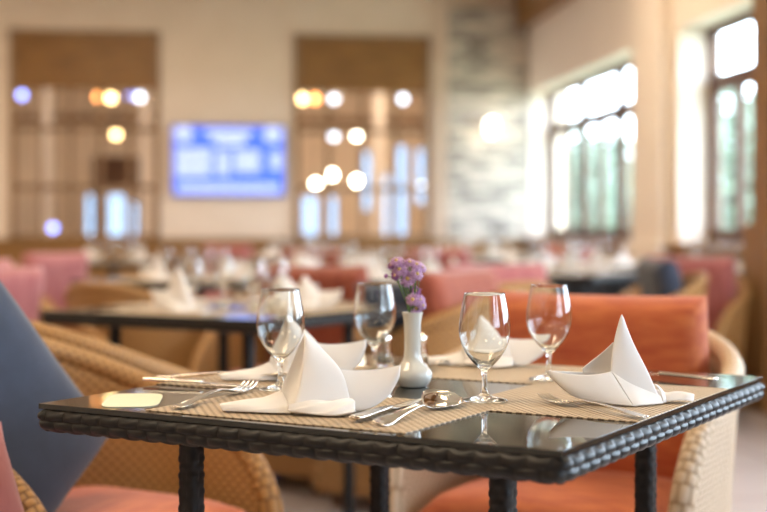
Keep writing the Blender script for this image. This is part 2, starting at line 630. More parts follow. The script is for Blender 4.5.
def tree(x, y, h, r, label, seed):
    q = random.Random(seed)
    root = empty('garden_tree', (x, y, -0.35))
    tag(root, label, 'tree', 'trees outside the windows')
    bm = bmesh.new()
    tube(bm, [(0, 0, 0), (0.05, 0.03, h * 0.4), (0, 0.08, h * 0.75)], [0.12, 0.09, 0.05])
    obj('trunk', bm, M['bark'], root, True)
    bm = bmesh.new()
    for k in range(2200):
        t, u = q.uniform(0, 2 * PI), q.uniform(-1, 1)
        rr = r * q.uniform(0.55, 1.0)
        c = Vector((math.cos(t) * math.sqrt(1 - u * u) * rr, math.sin(t) * math.sqrt(1 - u * u) * rr, h * 0.62 + u * rr * 1.35))
        s = q.uniform(0.09, 0.17)
        a = Vector((q.uniform(-1, 1), q.uniform(-1, 1), q.uniform(-1, 1))).normalized() * s
        b = a.orthogonal().normalized() * s * 0.5
        bm.faces.new([bm.verts.new(c + v) for v in (-a, b, a, -b)])
    obj('foliage', bm, M['leaf'], root)
    return root


tree(6.8, 17.0, 3.0, 1.0, 'pale green garden tree outside the nearer window, left one seen through its casements', 3)
tree(9.1, 20.6, 3.1, 1.0, 'pale green garden tree outside the nearer window, at the right of its panes', 4)
tree(7.9, 29.0, 3.4, 1.1, 'pale green garden tree seen through the left casements of the far window', 5)
tree(9.4, 31.0, 3.5, 1.1, 'pale green garden tree seen through the right casements of the far window', 6)

# ---------------------------------------------------------------- ceiling lamps, sconce, television, annex lamps
first = None
for k, (lx, ly) in enumerate(CEIL_LAMPS):
    if first is None:
        first = empty('ceiling_light', (lx, ly, CEIL))
        tag(first, 'square ceiling light with warm diffuser above the dining room', 'ceiling light', 'ceiling lights')
        obj('frame', boxes((-0.62, 0.62, -0.62, -0.57, -0.07, 0), (-0.62, 0.62, 0.57, 0.62, -0.07, 0), (-0.62, -0.57, -0.57, 0.57, -0.07, 0), (0.57, 0.62, -0.57, 0.57, -0.07, 0)), M['ceiling'], first)
        obj('diffuser', boxes((-0.57, 0.57, -0.57, 0.57, -0.06, -0.03)), M['lampglow'], first)
    else:
        c = copy_tree(first)
        c.location = (lx, ly, CEIL)

sx, sz = WX(490, YF - 0.1), CZ + (HY - 127) / F * 15.1
sc = empty('wall_sconce', (sx, YF - 0.09, sz))
tag(sc, 'glowing wall sconce mounted on the grey stacked stone panel', 'wall lamp')
obj('back_plate', boxes((-0.05, 0.05, -0.02, 0, -0.11, 0.11), bevel=0.006), M['silver'], sc)
bm = bmesh.new()
lathe(bm, [(0, -0.09), (0.04, -0.085), (0.062, -0.03), (0.066, 0.03), (0.045, 0.085), (0, 0.09)], 24)
obj('lamp_shade', bm, M['sconce'], sc, True, (0, -0.10, 0))
pl = bpy.data.lights.new('sconce_light', 'POINT')
pl.energy = 4
pl.color = (1, 0.86, 0.68)
pl.shadow_soft_size = 0.08
po = bpy.data.objects.new('sconce_light', pl)
po.location = (sx, YF - 0.30, sz + 0.0)
COL.objects.link(po)

tvx0, tvx1 = WX(172, YF), WX(284.5, YF)
tvz = CZ + (HY - 161) / F * 14.9
tv = empty('television', ((tvx0 + tvx1) / 2, YF, tvz))
tag(tv, 'wall-mounted flat television showing a blue and white screen', 'television')
tw, th = (tvx1 - tvx0) / 2, 0.395
obj('casing', boxes((-tw, tw, -0.075, -0.03, -th, th), (-0.2, 0.2, -0.03, 0.0, -0.15, 0.15), bevel=0.006), M['tvblack'], tv)
scn = obj('screen', boxes((-tw + 0.012, tw - 0.012, -0.08, -0.074, -th + 0.012, th - 0.012)), M['tvblue'], tv)
bm = bmesh.new()


def bar(x0, x1, z0, z1):
    box(bm, tw * x0, tw * x1, -0.083, -0.0795, th * z0, th * z1)


for k in range(7):
    bar(-0.94, -0.30 + 0.05 * math.sin(k * 2), 0.26 - k * 0.115, 0.33 - k * 0.115)
for k in range(6):
    bar(-0.22, 0.02, 0.18 - k * 0.115, 0.25 - k * 0.115)
    bar(0.10, 0.56, 0.22 - k * 0.105, 0.285 - k * 0.105)
for k in range(4):
    bar(0.74, 0.94, 0.16 - k * 0.13, 0.24 - k * 0.13)
for k in range(3):
    bar(-0.42 + 0.1 * k, 0.42 - 0.08 * k, 0.76 - k * 0.16, 0.86 - k * 0.16)
for x in (-0.8, 0.78):
    for k in range(5):
        w = 0.17 * math.sqrt(1 - ((k - 2) / 2.8) ** 2)
        bar(x - w, x + w, 0.54 + k * 0.09, 0.60 + k * 0.09)
for k in range(3):
    bar(-0.9, 0.9, -0.70 - k * 0.1, -0.65 - k * 0.1)
obj('screen_text', bm, M['tvwhite'], scn)

LG = {'warm': emit('warm_bulb', (1.0, 0.72, 0.32), 11), 'white': emit('white_bulb', (1.0, 0.94, 0.74), 20),
      'blue': emit('blue_bulb', (0.25, 0.35, 1.0), 6), 'amber': emit('amber_bulb', (1.0, 0.38, 0.10), 8), 'pale': emit('pale_bulb', (0.75, 0.85, 1.0), 5)}
lamps = [(99, 97, 'amber', 'left one of the amber pair behind the left glazed panel'), (111, 98, 'warm', 'right one of the amber pair behind the left glazed panel'),
         (131, 96, 'blue', 'beside the amber pair behind the left glazed panel'), (140, 97, 'pale', 'rightmost of the row behind the left glazed panel'),
         (22, 95, 'blue', 'at the left edge of the left glazed panel'), (116, 134, 'warm', 'hanging low in the left glazed panel under the amber pair'),
         (53, 228, 'blue', 'lowest one behind the left glazed panel'),
         (302, 99, 'warm', 'first of the top row behind the right glazed panel'), (315, 99, 'amber', 'second of the top row behind the right glazed panel'),
         (334, 99, 'pale', 'third of the top row behind the right glazed panel'), (403, 99, 'pale', 'last of the top row behind the right glazed panel'),
         (357, 135, 'white', 'brightest, alone at mid height of the right glazed panel'), (334, 136, 'pale', 'fainter neighbour of the brightest in the right glazed panel'),
         (316, 184, 'white', 'lowest left of the low trio behind the right glazed panel'), (332, 175, 'white', 'top of the low trio behind the right glazed panel'),
         (357, 181, 'white', 'right of the low trio behind the right glazed panel'), (422, 187, 'pale', 'low at the right edge of the right glazed panel')]
YP = 17.2
CN = {'warm': 'warm yellow', 'white': 'white', 'blue': 'blue', 'amber': 'amber', 'pale': 'pale cool'}
for k, (px, py, c, where) in enumerate(lamps):
    yp = YP + 0.16 * (k % 5)
    x = WX(px, yp)
    Dc = x * math.sin(YAW) + yp * math.cos(YAW)
    z = CZ + (HY - py) / F * Dc
    o = empty('pendant_lamp', (x, yp, z))
    tag(o, 'glowing %s lamp %s' % (CN[c], where), 'pendant lamp', 'pendant lamps in the adjoining room')
    bm = bmesh.new()
    bmesh.ops.create_uvsphere(bm, u_segments=16, v_segments=10, radius=0.05)
    obj('bulb', bm, LG[c], o, True)
    bm = bmesh.new()
    tube(bm, [(0, 0, 0.045), (0, 0, CEIL - z)], 0.004, 6)
    obj('cord', bm, M['tvblack'], o)

# wooden sideboard in the adjoining room
sb = empty('wooden_sideboard', (WX(117, 19.6), 19.6, 0))
tag(sb, 'tall brown wooden cabinet behind the left glazed panel', 'cabinet')
obj('body', boxes((-0.33, 0.33, -0.2, 0.2, 1.58, 2.05), (-0.33, -0.29, -0.2, 0.2, 0, 1.58), (0.29, 0.33, -0.2, 0.2, 0, 1.58)), M['darkwood'], sb)
for s in (-1, 1):
    d = obj('door', boxes((0.02 if s > 0 else -0.31, 0.31 if s > 0 else -0.02, -0.225, -0.2, 1.6, 2.03), bevel=0.004), M['darkwood'], sb)


# ================================================================ FRONT TABLE AND SETTINGS
TC = W(0.078, 2.208)
TROT = math.atan2(-0.505, 0.863) - YAW
TZ = 0.75
HA, HB = 0.428, 0.463


def T2W(a, b, z=TZ, c=TC, rot=TROT):
    return Vector((c.x + a * math.cos(rot) - b * math.sin(rot), c.y + a * math.sin(rot) + b * math.cos(rot), z))


def weave_h(u, v, pu, pv):
    r = math.floor(v / pv)
    f = v / pv - r
    t = (u / pu + 0.5 * (r % 2)) % 1.0
    across = math.sin(PI * f) ** 0.45
    along = math.sin(PI * t) ** 0.55
    return across * (0.15 + 0.85 * along) + 0.25 * (t - 0.5) * across


def rim_mesh():
    """braided wicker edge wound round the rectangle"""
    bm = bmesh.new()
    rc = 0.022
    ax, by = HA + 0.006, HB + 0.006
    # perimeter path (rounded rectangle) with outward normals
    path = []
    step = 0.0028

    def line(p, q, nrm):
        n = max(2, int((q - p).length / step))
        for i in range(n):
            path.append((p.lerp(q, i / n), nrm))

    def arc(c, a0):
        n = max(3, int(rc * PI / 2 / step))
        for i in range(n):
            a = a0 + PI / 2 * i / n
            d = Vector((math.cos(a), math.sin(a), 0))
            path.append((c + d * rc, d))
    V = Vector
    line(V((-ax + rc, -by, 0)), V((ax - rc, -by, 0)), V((0, -1, 0)))
    arc(V((ax - rc, -by + rc, 0)), -PI / 2)
    line(V((ax, -by + rc, 0)), V((ax, by - rc, 0)), V((1, 0, 0)))
    arc(V((ax - rc, by - rc, 0)), 0)
    line(V((ax - rc, by, 0)), V((-ax + rc, by, 0)), V((0, 1, 0)))
    arc(V((-ax + rc, by - rc, 0)), PI / 2)
    line(V((-ax, by - rc, 0)), V((-ax, -by + rc, 0)), V((-1, 0, 0)))
    arc(V((-ax + rc, -by + rc, 0)), PI)
    zt, zb = -0.010, -0.039
    # cross-section: (inset, z, outward, up)
    sec = []
    for i in range(6):
        sec.append((0.022 - 0.018 * i / 6, zt, 0, 1))
    for i in range(17):
        t = i / 16
        sec.append((0.004 * abs(2 * t - 1) ** 2, zt + (zb - zt) * t, 1, 0))
    for i in range(1, 11):
        sec.append((0.004 + 0.03 * i / 10, zb, 0, -1))
    dist = [0]
    for a, b in zip(sec, sec[1:]):
        dist.append(dist[-1] + math.hypot(a[0] - b[0], a[1] - b[1]))
    off = dist[6]
    L = 0
    rows = []
    tot = 2 * (2 * ax + 2 * by - 4 * rc) + 2 * PI * rc
    pu = tot / round(tot / 0.036)
    for i, (p, n) in enumerate(path):
        if i:
            L += (p - path[i - 1][0]).length
        row = []
        for (ins, z, ow, up), d in zip(sec, dist):
            h = 0.0062 * weave_h(L, d - off + 0.03, pu, 0.0151)
            row.append(bm.verts.new(p + n * (-ins - 0.003 + h * ow) + Vector((0, 0, z + h * up * 0.7))))
        rows.append(row)
    for i in range(len(rows)):
        a, b = rows[i], rows[(i + 1) % len(rows)]
        for j in range(len(sec) - 1):
            bm.faces.new((a[j], a[j + 1], b[j + 1], b[j]))
    bmesh.ops.recalc_face_normals(bm, faces=bm.faces[:])
    return bm


def leg_mesh(hw=0.0150, z1=-0.035):
    bm = bmesh.new()
    n, nz = 40, 170
    rows = []
    per = 8 * hw
    for j in range(nz + 1):
        z = -TZ + (TZ + z1) * j / nz
        row = []
        for i in range(n):
            t = 2 * PI * i / n
            c, s = math.cos(t), math.sin(t)
            k = 1 / (abs(c) ** 5 + abs(s) ** 5) ** 0.2
            h = 0.0028 * weave_h(per * i / n, z + 2, per / 4, 0.013)
            row.append(bm.verts.new((c * (k * hw + h), s * (k * hw + h), z)))
        rows.append(row)
    for a, b in zip(rows, rows[1:]):
        for i in range(n):
            bm.faces.new((a[i], a[(i + 1) % n], b[(i + 1) % n], b[i]))
    bm.faces.new(rows[0][::-1])
    bm.faces.new(rows[-1])
    return bm


def make_table():
    t = empty('dining_table', (TC.x, TC.y, TZ), TROT)
    top = obj('glass_top', boxes((-HA, HA, -HB, HB, -0.008, 0), bevel=0.0003), M['tabletop'], t)
    obj('woven_rim', rim_mesh(), M['blackweave'], t, True)
    obj('under_panel', boxes((-HA + 0.015, HA - 0.015, -HB + 0.015, HB - 0.015, -0.034, -0.010)), M['blackweave'], t)
    lm = None
    for sx_, sy_ in ((-1, -1), (1, -1), (1, 1), (-1, 1)):
        if lm is None:
            lm = obj('leg', leg_mesh(), M['blackweave'], t, True)
        else:
            q = lm.copy()
            COL.objects.link(q)
            q.parent = t
            lm_ = q
        (lm if sx_ == -1 and sy_ == -1 else lm_).location = (sx_ * HA * 0.63, sy_ * HB * 0.63, 0)
    return t


table = make_table()
tag(table, 'front dining table in sharp focus, dark glass top with black woven rim', 'table', 'glass topped wicker dining tables')

# ---- placemat
def make_placemat():
    bm = boxes((-0.218, 0.218, -0.152, 0.152, 0, 0.0016), bevel=0.0004)
    return obj('placemat', bm, M['mat'])


mat0 = make_placemat()
FM = []
for k, (a, b, r, lab) in enumerate([(-0.015, -0.292, 0, 'straw placemat nearest the viewer, under the leftmost front napkin'),
                                    (0.277, 0.022, PI / 2, 'straw placemat at the right end, under the tall napkin'),
                                    (-0.28, 0.035, PI / 2, 'straw placemat at the left end, under the napkin behind the left glass'),
                                    (0.0, 0.292, 0, 'straw placemat at the far side behind the vase and glasses')]):
    o = mat0 if k == 0 else mat0.copy()
    if k:
        COL.objects.link(o)
    o.location = T2W(a, b, TZ + (0.0001 if k != 0 else 0.0024))
    o.rotation_euler = (0, 0, TROT + r)
    tag(o, lab, 'placemat', 'placemats on the front table')
    if k == 0:
        o.location.z = TZ + 0.0001
    if k == 1:
        o.location.z = TZ + 0.0001
MZ = TZ + 0.0024

# blurred reflection on the left of the glass, built as a flat patch
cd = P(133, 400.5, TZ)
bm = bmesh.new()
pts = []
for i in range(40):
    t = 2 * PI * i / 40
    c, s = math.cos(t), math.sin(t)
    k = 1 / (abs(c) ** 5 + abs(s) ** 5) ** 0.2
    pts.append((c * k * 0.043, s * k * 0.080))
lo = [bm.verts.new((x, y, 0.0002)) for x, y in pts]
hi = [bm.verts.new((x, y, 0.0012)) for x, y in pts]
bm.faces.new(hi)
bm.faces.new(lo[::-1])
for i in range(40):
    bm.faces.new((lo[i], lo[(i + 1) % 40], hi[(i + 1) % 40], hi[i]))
o = obj('reflection_patch', bm, M['table_reflection'])
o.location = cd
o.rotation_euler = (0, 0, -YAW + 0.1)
tag(o, 'pale yellow rounded patch of painted reflection at the left end of the front glass top', 'reflection')


# ---- wine glass
def make_glass():
    outer = [(0, 0.0), (0.020, 0.0), (0.034, 0.0008), (0.0352, 0.0018), (0.030, 0.0032), (0.018, 0.0058), (0.008, 0.010), (0.0048, 0.018), (0.0040, 0.030), (0.0042, 0.040),
             (0.0065, 0.0475), (0.013, 0.054), (0.0215, 0.063), (0.0300, 0.075), (0.0360, 0.088), (0.0390, 0.102), (0.0392, 0.114), (0.0375, 0.130), (0.0345, 0.147), (0.0312, 0.1645)]
    pr = [tuple(v)[:2] for v in cat([Vector((r, z, 0)) for r, z in outer], 110)]
    pr = [(max(0, r), max(0, z)) for r, z in pr]
    pr[0] = (0, 0)
    inn = []
    for k in range(len(pr) - 1, 0, -1):
        (r, z), (r0, z0) = pr[k], pr[k - 1]
        if z0 < 0.052:
            break
        d = math.hypot(r - r0, z - z0)
        nx, nz = -(z - z0) / d, (r - r0) / d
        th = 0.0008 + 0.0022 * max(0, min(1, (0.085 - z) / 0.035)) ** 2
        q = (r + nx * th, z + nz * th)
        if q[0] < 0.002:
            break
        inn.append(q)
    inn.append((0, inn[-1][1] - 0.0003))
    top = [(pr[-1][0] - 0.0002, pr[-1][1] + 0.0003), (inn[0][0] + 0.0002, inn[0][1] + 0.0003)]
    pr = pr + top + inn
    bm = bmesh.new()
    lathe(bm, pr, 64)
    return obj('wine_glass', bm, M['wineglass'], smooth=True)


g0 = make_glass()
for k, (px, py, s, lab) in enumerate([(484.5, 402.5, 1.0, 'clear stemmed wine glass right of the spoon, nearest of the four'),
                                      (549, 381, 1.0, 'clear stemmed wine glass beside the tall right napkin'),
                                      (280.5, 391, 1.0, 'clear stemmed wine glass leftmost, napkin showing through it'),
                                      (374.5, 372.5, 1.0, 'clear stemmed wine glass immediately left of the flower vase')]):
    o = g0 if k == 0 else g0.copy()
    if k:
        COL.objects.link(o)
    o.location = P(px, py, TZ)
    o.location.z = TZ + 0.0026 if k != 3 else TZ + 0.0003
    o.rotation_euler = (0, 0, k * 0.7)
    tag(o, lab, 'wine glass', 'wine glasses on the front table')

# ---- salt and pepper shakers
def make_shaker():
    root = empty('glass_shaker')
    bm = bmesh.new()
    lathe(bm, [(0, 0), (0.017, 0), (0.018, 0.002), (0.016, 0.025), (0.0125, 0.046), (0.0125, 0.05), (0.0108, 0.05), (0.0108, 0.046), (0.0135, 0.025), (0.0145, 0.008), (0, 0.007)], 32)
    obj('body', bm, M['wineglass'], root, True)
    bm = bmesh.new()
    lathe(bm, [(0.0131, 0.047), (0.0136, 0.049), (0.0134, 0.058), (0.010, 0.0635), (0, 0.065), ], 32)
    obj('lid', bm, M['silver'], root, True)
    return root


s0 = make_shaker()
s0.location = P(384, 367, TZ + 0.0005)
tag(s0, 'small clear glass shaker standing behind the glass left of the vase', 'shaker', 'shakers on the front table')
s1 = copy_tree(s0)
s1.location = P(419.5, 367, TZ + 0.0005)
s1['label'] = 'small clear glass shaker half hidden behind the white vase'

# ---- vase and flowers
vp = P(412.5, 386.5, TZ)
vp.z = TZ + 0.0002
bm = bmesh.new()
pr = [(0, 0), (0.0240, 0), (0.0252, 0.0015), (0.0265, 0.003), (0.0318, 0.010), (0.0340, 0.018), (0.0328, 0.026), (0.0262, 0.034), (0.0188, 0.040), (0.0150, 0.047), (0.0136, 0.058), (0.0138, 0.090), (0.0148, 0.112), (0.0172, 0.1225), (0.0180, 0.1245), (0.0172, 0.1258),
      (0.0150, 0.1235), (0.0128, 0.112), (0.0118, 0.09), (0.0116, 0.058), (0.010, 0.045), (0, 0.044)]
lathe(bm, pr, 48)
o = obj('bud_vase', bm, M['vase'], smooth=True, loc=vp)
mod(o, 'SUBSURF', levels=1, render_levels=1)
tag(o, 'small white ceramic bud vase with round belly and slim neck', 'vase')

fs = empty('flower_sprig', (vp.x, vp.y, vp.z + 0.05), -YAW)
tag(fs, 'sprig of small lilac chrysanthemums standing in the white vase', 'flowers')


def blossom(loc, r, dark, face, seed):
    q = random.Random(seed)
    bm = bmesh.new()
    nrm = Vector(face).normalized()
    a = nrm.orthogonal().normalized()
    b = nrm.cross(a)
    for layer, (n, rr, lift) in enumerate(((20, 1.04, 0.02), (16, 0.84, 0.18), (12, 0.62, 0.34))):
        for k in range(n):
            t = 2 * PI * (k + 0.4 * layer) / n + q.uniform(-0.07, 0.07)
            d = a * math.cos(t) + b * math.sin(t)
            e = nrm.cross(d)
            L = r * rr * q.uniform(0.9, 1.08)
            lf = lift + q.uniform(-0.06, 0.06)
            w = r * 0.095
            prof = [(0.12, 0.5), (0.45, 0.9), (0.8, 1.1), (1.0, 0.45)]
            pts = []
            for s, ww in prof:
                c = d * (L * s) + nrm * (r * (lf * s - 0.12 * s * s))
                pts.append((bm.verts.new(c - e * w * ww), bm.verts.new(c + nrm * w * 0.25), bm.verts.new(c + e * w * ww)))
            for p, q2 in zip(pts, pts[1:]):
                bm.faces.new((p[0], p[1], q2[1], q2[0]))
                bm.faces.new((p[1], p[2], q2[2], q2[1]))
    o = obj('blossom', bm, M['petal_dark'] if dark else M['petal'], fs, True, loc)
    mod(o, 'SOLIDIFY', thickness=0.0003)
    bm = bmesh.new()
    bmesh.ops.create_uvsphere(bm, u_segments=14, v_segments=8, radius=r * 0.27, matrix=Matrix.Translation(nrm * r * 0.12))
    obj('flower_center', bm, M['pollen'], o, True)
    return o


VD = 355.11 / (386.5 - HY)
stems = bmesh.new()
leaves = bmesh.new()
BL = [(391.5, 265, 5.5, 1, (-.6, -.5, .5)), (396.4, 260.8, 7, 0, (-.3, -.6, .8)), (399.5, 269, 7.5, 0, (-.3, -.9, .4)), (407.3, 278.6, 8, 0, (-.05, -1, .25)), (409.7, 262.3, 6.5, 0, (0, -.6, .8)),
      (416.5, 264.5, 6.5, 0, (.2, -.6, .8)), (421.8, 267.5, 6, 0, (.6, -.6, .5)), (417, 273.6, 7, 0, (.4, -.9, .3)), (395.3, 275, 5.5, 1, (-.5, -.8, 0)), (404, 272, 6, 1, (0, -.4, .9)),
      (415, 291, 6.5, 1, (.1, -.8, .5)), (412.6, 299, 7, 0, (-.2, -.9, .3)), (420.3, 300, 6, 0, (.5, -.8, .3)), (422.5, 305, 5.5, 0, (.7, -.7, 0)), (416, 308.7, 6.5, 0, (.1, -.9, .4))]
for k, (px, py, rp, dk, fc) in enumerate(BL):
    x = (px - 412.5) / F * VD
    z = (CZ - (py - HY) / F * VD) - (vp.z + 0.05)
    y = rnd.uniform(-0.014, 0.012) - (0.006 if k in (3, 13, 11, 14) else 0)
    blossom((x, y, z), rp / F * VD, dk, fc, k)
    n = Vector(fc).normalized()
    base = (rnd.uniform(-0.004, 0.004), rnd.uniform(-0.004, 0.004), 0.0)
    e = Vector((x, y, z)) - n * 0.003
    tube(stems, cat([base, (x * 0.15, 0, 0.072), (x * 0.6, y * 0.6, 0.072 + (z - 0.072) * 0.55), e], 10), 0.0009, 6)
for k in range(16):
    t = rnd.uniform(0.08, 0.12)
    a = rnd.uniform(0, 2 * PI)
    d = Vector((math.cos(a), math.sin(a), 0.7)).normalized()
    c = Vector((rnd.uniform(-0.008, 0.004), rnd.uniform(-0.004, 0.004), t))
    e = d.cross(Vector((0, 0, 1))).normalized()
    L = rnd.uniform(0.008, 0.014)
    v = [leaves.verts.new(p) for p in (c, c + d * L * 0.5 + e * 0.0025, c + d * L, c + d * L * 0.5 - e * 0.0025)]
    leaves.faces.new(v)
# a dry bud reaching left
bx = ((386 - 412.5) / F * VD, 0.0, CZ - (276 - HY) / F * VD - vp.z - 0.05)
tube(stems, cat([(0, 0, 0.09), (bx[0] * 0.6, 0, bx[2] - 0.008), bx], 8), 0.0006, 6)
obj('stems', stems, M['stem'], fs, True)
obj('leaves', leaves, M['stem'], fs)
bm = bmesh.new()
bmesh.ops.create_icosphere(bm, subdivisions=2, radius=0.0035)
obj('bud', bm, M['petal_dark'], fs, True, bx)


# ---- napkins
def cloth_obj(name, bm, thick=0.0024):
    bmesh.ops.remove_doubles(bm, verts=bm.verts[:], dist=0.0004)
    bmesh.ops.scale(bm, vec=(0.01, 0.01, 0.01), verts=bm.verts[:])
    o = obj(name, bm, M['napkin'], smooth=True)
    mod(o, 'SOLIDIFY', thickness=thick, offset=0)
    mod(o, 'SUBSURF', levels=1, render_levels=1)
    return o


def napkin_one():
    bm = bmesh.new()
    A = (-2.2, 2.0, 11.0)
    left = [A, (-3.9, 1.9, 7.6), (-5.4, 1.2, 4.0), (-6.4, 0.2, 0.5)]
    crease = [A, (-2.3, 0.3, 8.0), (-2.7, -1.3, 4.4), (-3.5, -2.9, 1.0)]
    right = [A, (0.3, 1.5, 8.9), (3.2, 0.3, 5.8), (4.6, -1.2, 1.6)]
    backc = [A, (-0.8, 3.6, 7.2), (0.2, 5.0, 3.6), (0.8, 6.0, 0.3)]
    sheet(bm, left, crease, (0.9, 1.4, 0))
    sheet(bm, crease, right, (-0.2, -0.55, 0.1))
    sheet(bm, right, backc, (0.2, 0.2, 0))
    sheet(bm, backc, left, (-0.2, 0.2, 0))
    # raised wing to the right, two layers
    top = [(2.6, 1.2, 6.2), (5.2, 1.5, 5.9), (8.4, 1.6, 6.0), (11.7, 1.2, 6.6)]
    bot = [(4.4, -1.3, 0.3), (7.0, -1.3, 0.5), (10.0, -0.3, 2.4), (11.6, 0.8, 5.5)]
    bot2 = [(3.8, 3.0, 0.3), (7.0, 2.8, 0.6), (10.2, 2.0, 2.5), (11.5, 1.1, 4.9)]
    sheet(bm, top, bot, (0.2, -0.5, -0.2))
    sheet(bm, top, bot2, (0.2, 0.4, 0))
    # rolled flap along the front
    r0 = [(-3.8, -2.2, 1.1), (-1.0, -2.4, 1.5), (2.0, -2.1, 1.7), (4.8, -1.3, 1.9)]
    r1 = [(-4.3, -3.0, 1.5), (-1.2, -3.7, 1.7), (2.0, -4.0, 1.7), (5.2, -3.0, 2.0)]
    r2 = [(-4.4, -3.6, 0.7), (-1.6, -4.6, 0.5), (2.0, -5.6, 0.3), (5.3, -4.8, 0.7)]
    r3 = [(-3.4, -2.6, 0.15), (-1.0, -3.0, 0.15), (2.0, -3.2, 0.15), (4.6, -2.2, 0.15)]
    sheet(bm, r0, r1, (0, -0.1, 0.25), ripple=0.22)
    sheet(bm, r1, r2, (0, -0.25, -0.15), ripple=0.22, seed=1)
    sheet(bm, r2, r3, (0, 0, -0.02))
    # low tail to the left
    t0 = [(-14.6, 1.2, 0.9), (-11.0, 1.9, 1.5), (-8.2, 1.9, 1.9), (-5.6, 1.4, 3.0)]
    t1 = [(-14.4, 0.2, 0.9), (-11.0, -0.6, 1.1), (-7.6, -1.5, 0.9), (-4.0, -2.3, 1.0)]
    t2 = [(-14.0, -0.2, 0.2), (-11.0, -1.1, 0.2), (-7.6, -2.2, 0.2), (-3.8, -3.0, 0.2)]
    t3 = [(-13.8, 1.6, 0.15), (-11.0, 2.4, 0.15), (-8.0, 2.6, 0.15), (-5.4, 2.4, 0.15)]
    sheet(bm, t0, t1, (0, 0, 0.15), ripple=0.06)
    sheet(bm, t1, t2, (0, -0.2, 0), ripple=0.08, seed=2)
    sheet(bm, t0, t3, (0, 0.2, 0.1))
    return cloth_obj('folded_napkin', bm)


def napkin_two():
    bm = bmesh.new()
    A = (0.3, 1.0, 13.5)
    lf = [A, (-0.9, 0.6, 9.4), (-1.5, -0.2, 5.4), (-1.6, -1.2, 2.0)]
    rt = [A, (1.9, 0.9, 9.4), (4.2, 0.4, 4.8), (6.0, -0.4, 0.6)]
    bk = [A, (1.0, 2.4, 8.6), (1.4, 4.0, 4.2), (1.6, 5.4, 0.3)]
    sheet(bm, lf, rt, (0, -0.5, 0))
    sheet(bm, rt, bk, (0.2, 0.2, 0))
    # inner face of the back layer seen left of the ridge
    il = [(-0.8, 1.2, 9.3), (-2.4, 1.9, 7.6), (-4.0, 2.4, 6.2), (-5.4, 2.6, 5.0)]
    ib = [(-0.6, 2.2, 4.2), (-2.2, 2.4, 4.2), (-3.8, 2.6, 4.2), (-5.3, 2.7, 4.3)]
    sheet(bm, il, ib, (0, 0.3, 0))
    # boat shaped wing to the left
    top = [(-10.8, 0.8, 4.9), (-7.6, -0.6, 4.5), (-4.4, -1.2, 4.5), (-1.5, -0.6, 4.9)]
    bot = [(-10.6, 0.7, 3.9), (-7.4, -1.3, 1.3), (-3.2, -2.6, 0.5), (1.2, -3.8, 0.15)]
    topb = [(-10.8, 0.8, 4.9), (-7.6, 2.4, 4.6), (-4.4, 3.2, 4.4), (-0.5, 3.8, 4.2)]
    botb = [(-10.6, 0.7, 3.9), (-7.4, 2.4, 1.3), (-3.2, 3.6, 0.3), (1.2, 4.8, 0.15)]
    sheet(bm, top, bot, (0, -0.5, -0.3))
    sheet(bm, topb, botb, (0, 0.3, -0.3))
    sheet(bm, [(-10.7, 0.7, 4.2), (-7, 1, 1.9), (-3, 1, 1.2), (0, 1, 1)], bot, (0, 0, 0.1))
    # front skirt
    s0 = [(-1.5, -0.6, 4.9), (0.8, -1.2, 3.4), (3.4, -1.0, 2.2), (5.9, -0.5, 1.2)]
    s1 = [(1.2, -3.8, 0.15), (2.6, -3.4, 0.3), (4.4, -2.4, 0.3), (6.3, -0.9, 0.2)]
    sheet(bm, s0, s1, (0.1, -0.2, -0.35), ripple=0.08)
    sheet(bm, s1, [(1.1, -3.2, 0.12), (2.6, -2.8, 0.12), (4.4, -1.8, 0.12), (5.8, -0.4, 0.12)], (0, 0, 0))
    # right hand fold and tail
    sheet(bm, [(5.2, 0.6, 2.9), (5.9, 0.2, 2.0), (6.3, -0.6, 0.2)], [(6.0, 1.6, 2.4), (6.7, 1.0, 1.2), (7.0, 0.4, 0.2)], (0.3, 0, 0))
    u0 = [(5.4, 2.2, 2.0), (7.6, 2.0, 1.3), (9.8, 1.6, 1.5), (11.4, 1.0, 1.2)]
    u1 = [(6.0, 0.2, 0.2), (7.6, 0.0, 0.4), (9.6, -0.2, 0.5), (11.0, 0.0, 0.3)]
    sheet(bm, u0, u1, (0, 0, 0.5), ripple=0.15)
    sheet(bm, u0, [(5.4, 3.6, 0.2), (7.6, 3.2, 0.2), (9.8, 2.6, 0.2), (11.2, 1.6, 0.2)], (0, 0.1, 0.1))
    return cloth_obj('folded_napkin', bm)


n1 = napkin_one()
n1.location = P(319.5, 412, MZ)
n1.rotation_euler = (0, 0, -YAW)
tag(n1, 'white cloth napkin folded into a peak, front left, its wing pointing right', 'napkin', 'folded napkins on the front table')
n2 = napkin_two()
n2.location = P(620.5, 403.5, MZ)
n2.rotation_euler = (0, 0, -YAW)
tag(n2, 'white cloth napkin folded into the tallest sharp peak, right of both right glasses', 'napkin', 'folded napkins on the front table')
n3 = n1.copy()
COL.objects.link(n3)
n3.location = P(302, 379, MZ)
n3.rotation_euler = (0, 0, -YAW + 0.2)
n3['label'] = 'white cloth napkin peaked behind the leftmost wine glass'
n4 = n1.copy()
COL.objects.link(n4)
n4.location = P(489, 365.5, MZ)
n4.rotation_euler = (0, 0, -YAW - 0.25)
n4.scale = (1, 1, 0.86)
n4['label'] = 'white cloth napkin at the far side, seen through the nearest wine glass'


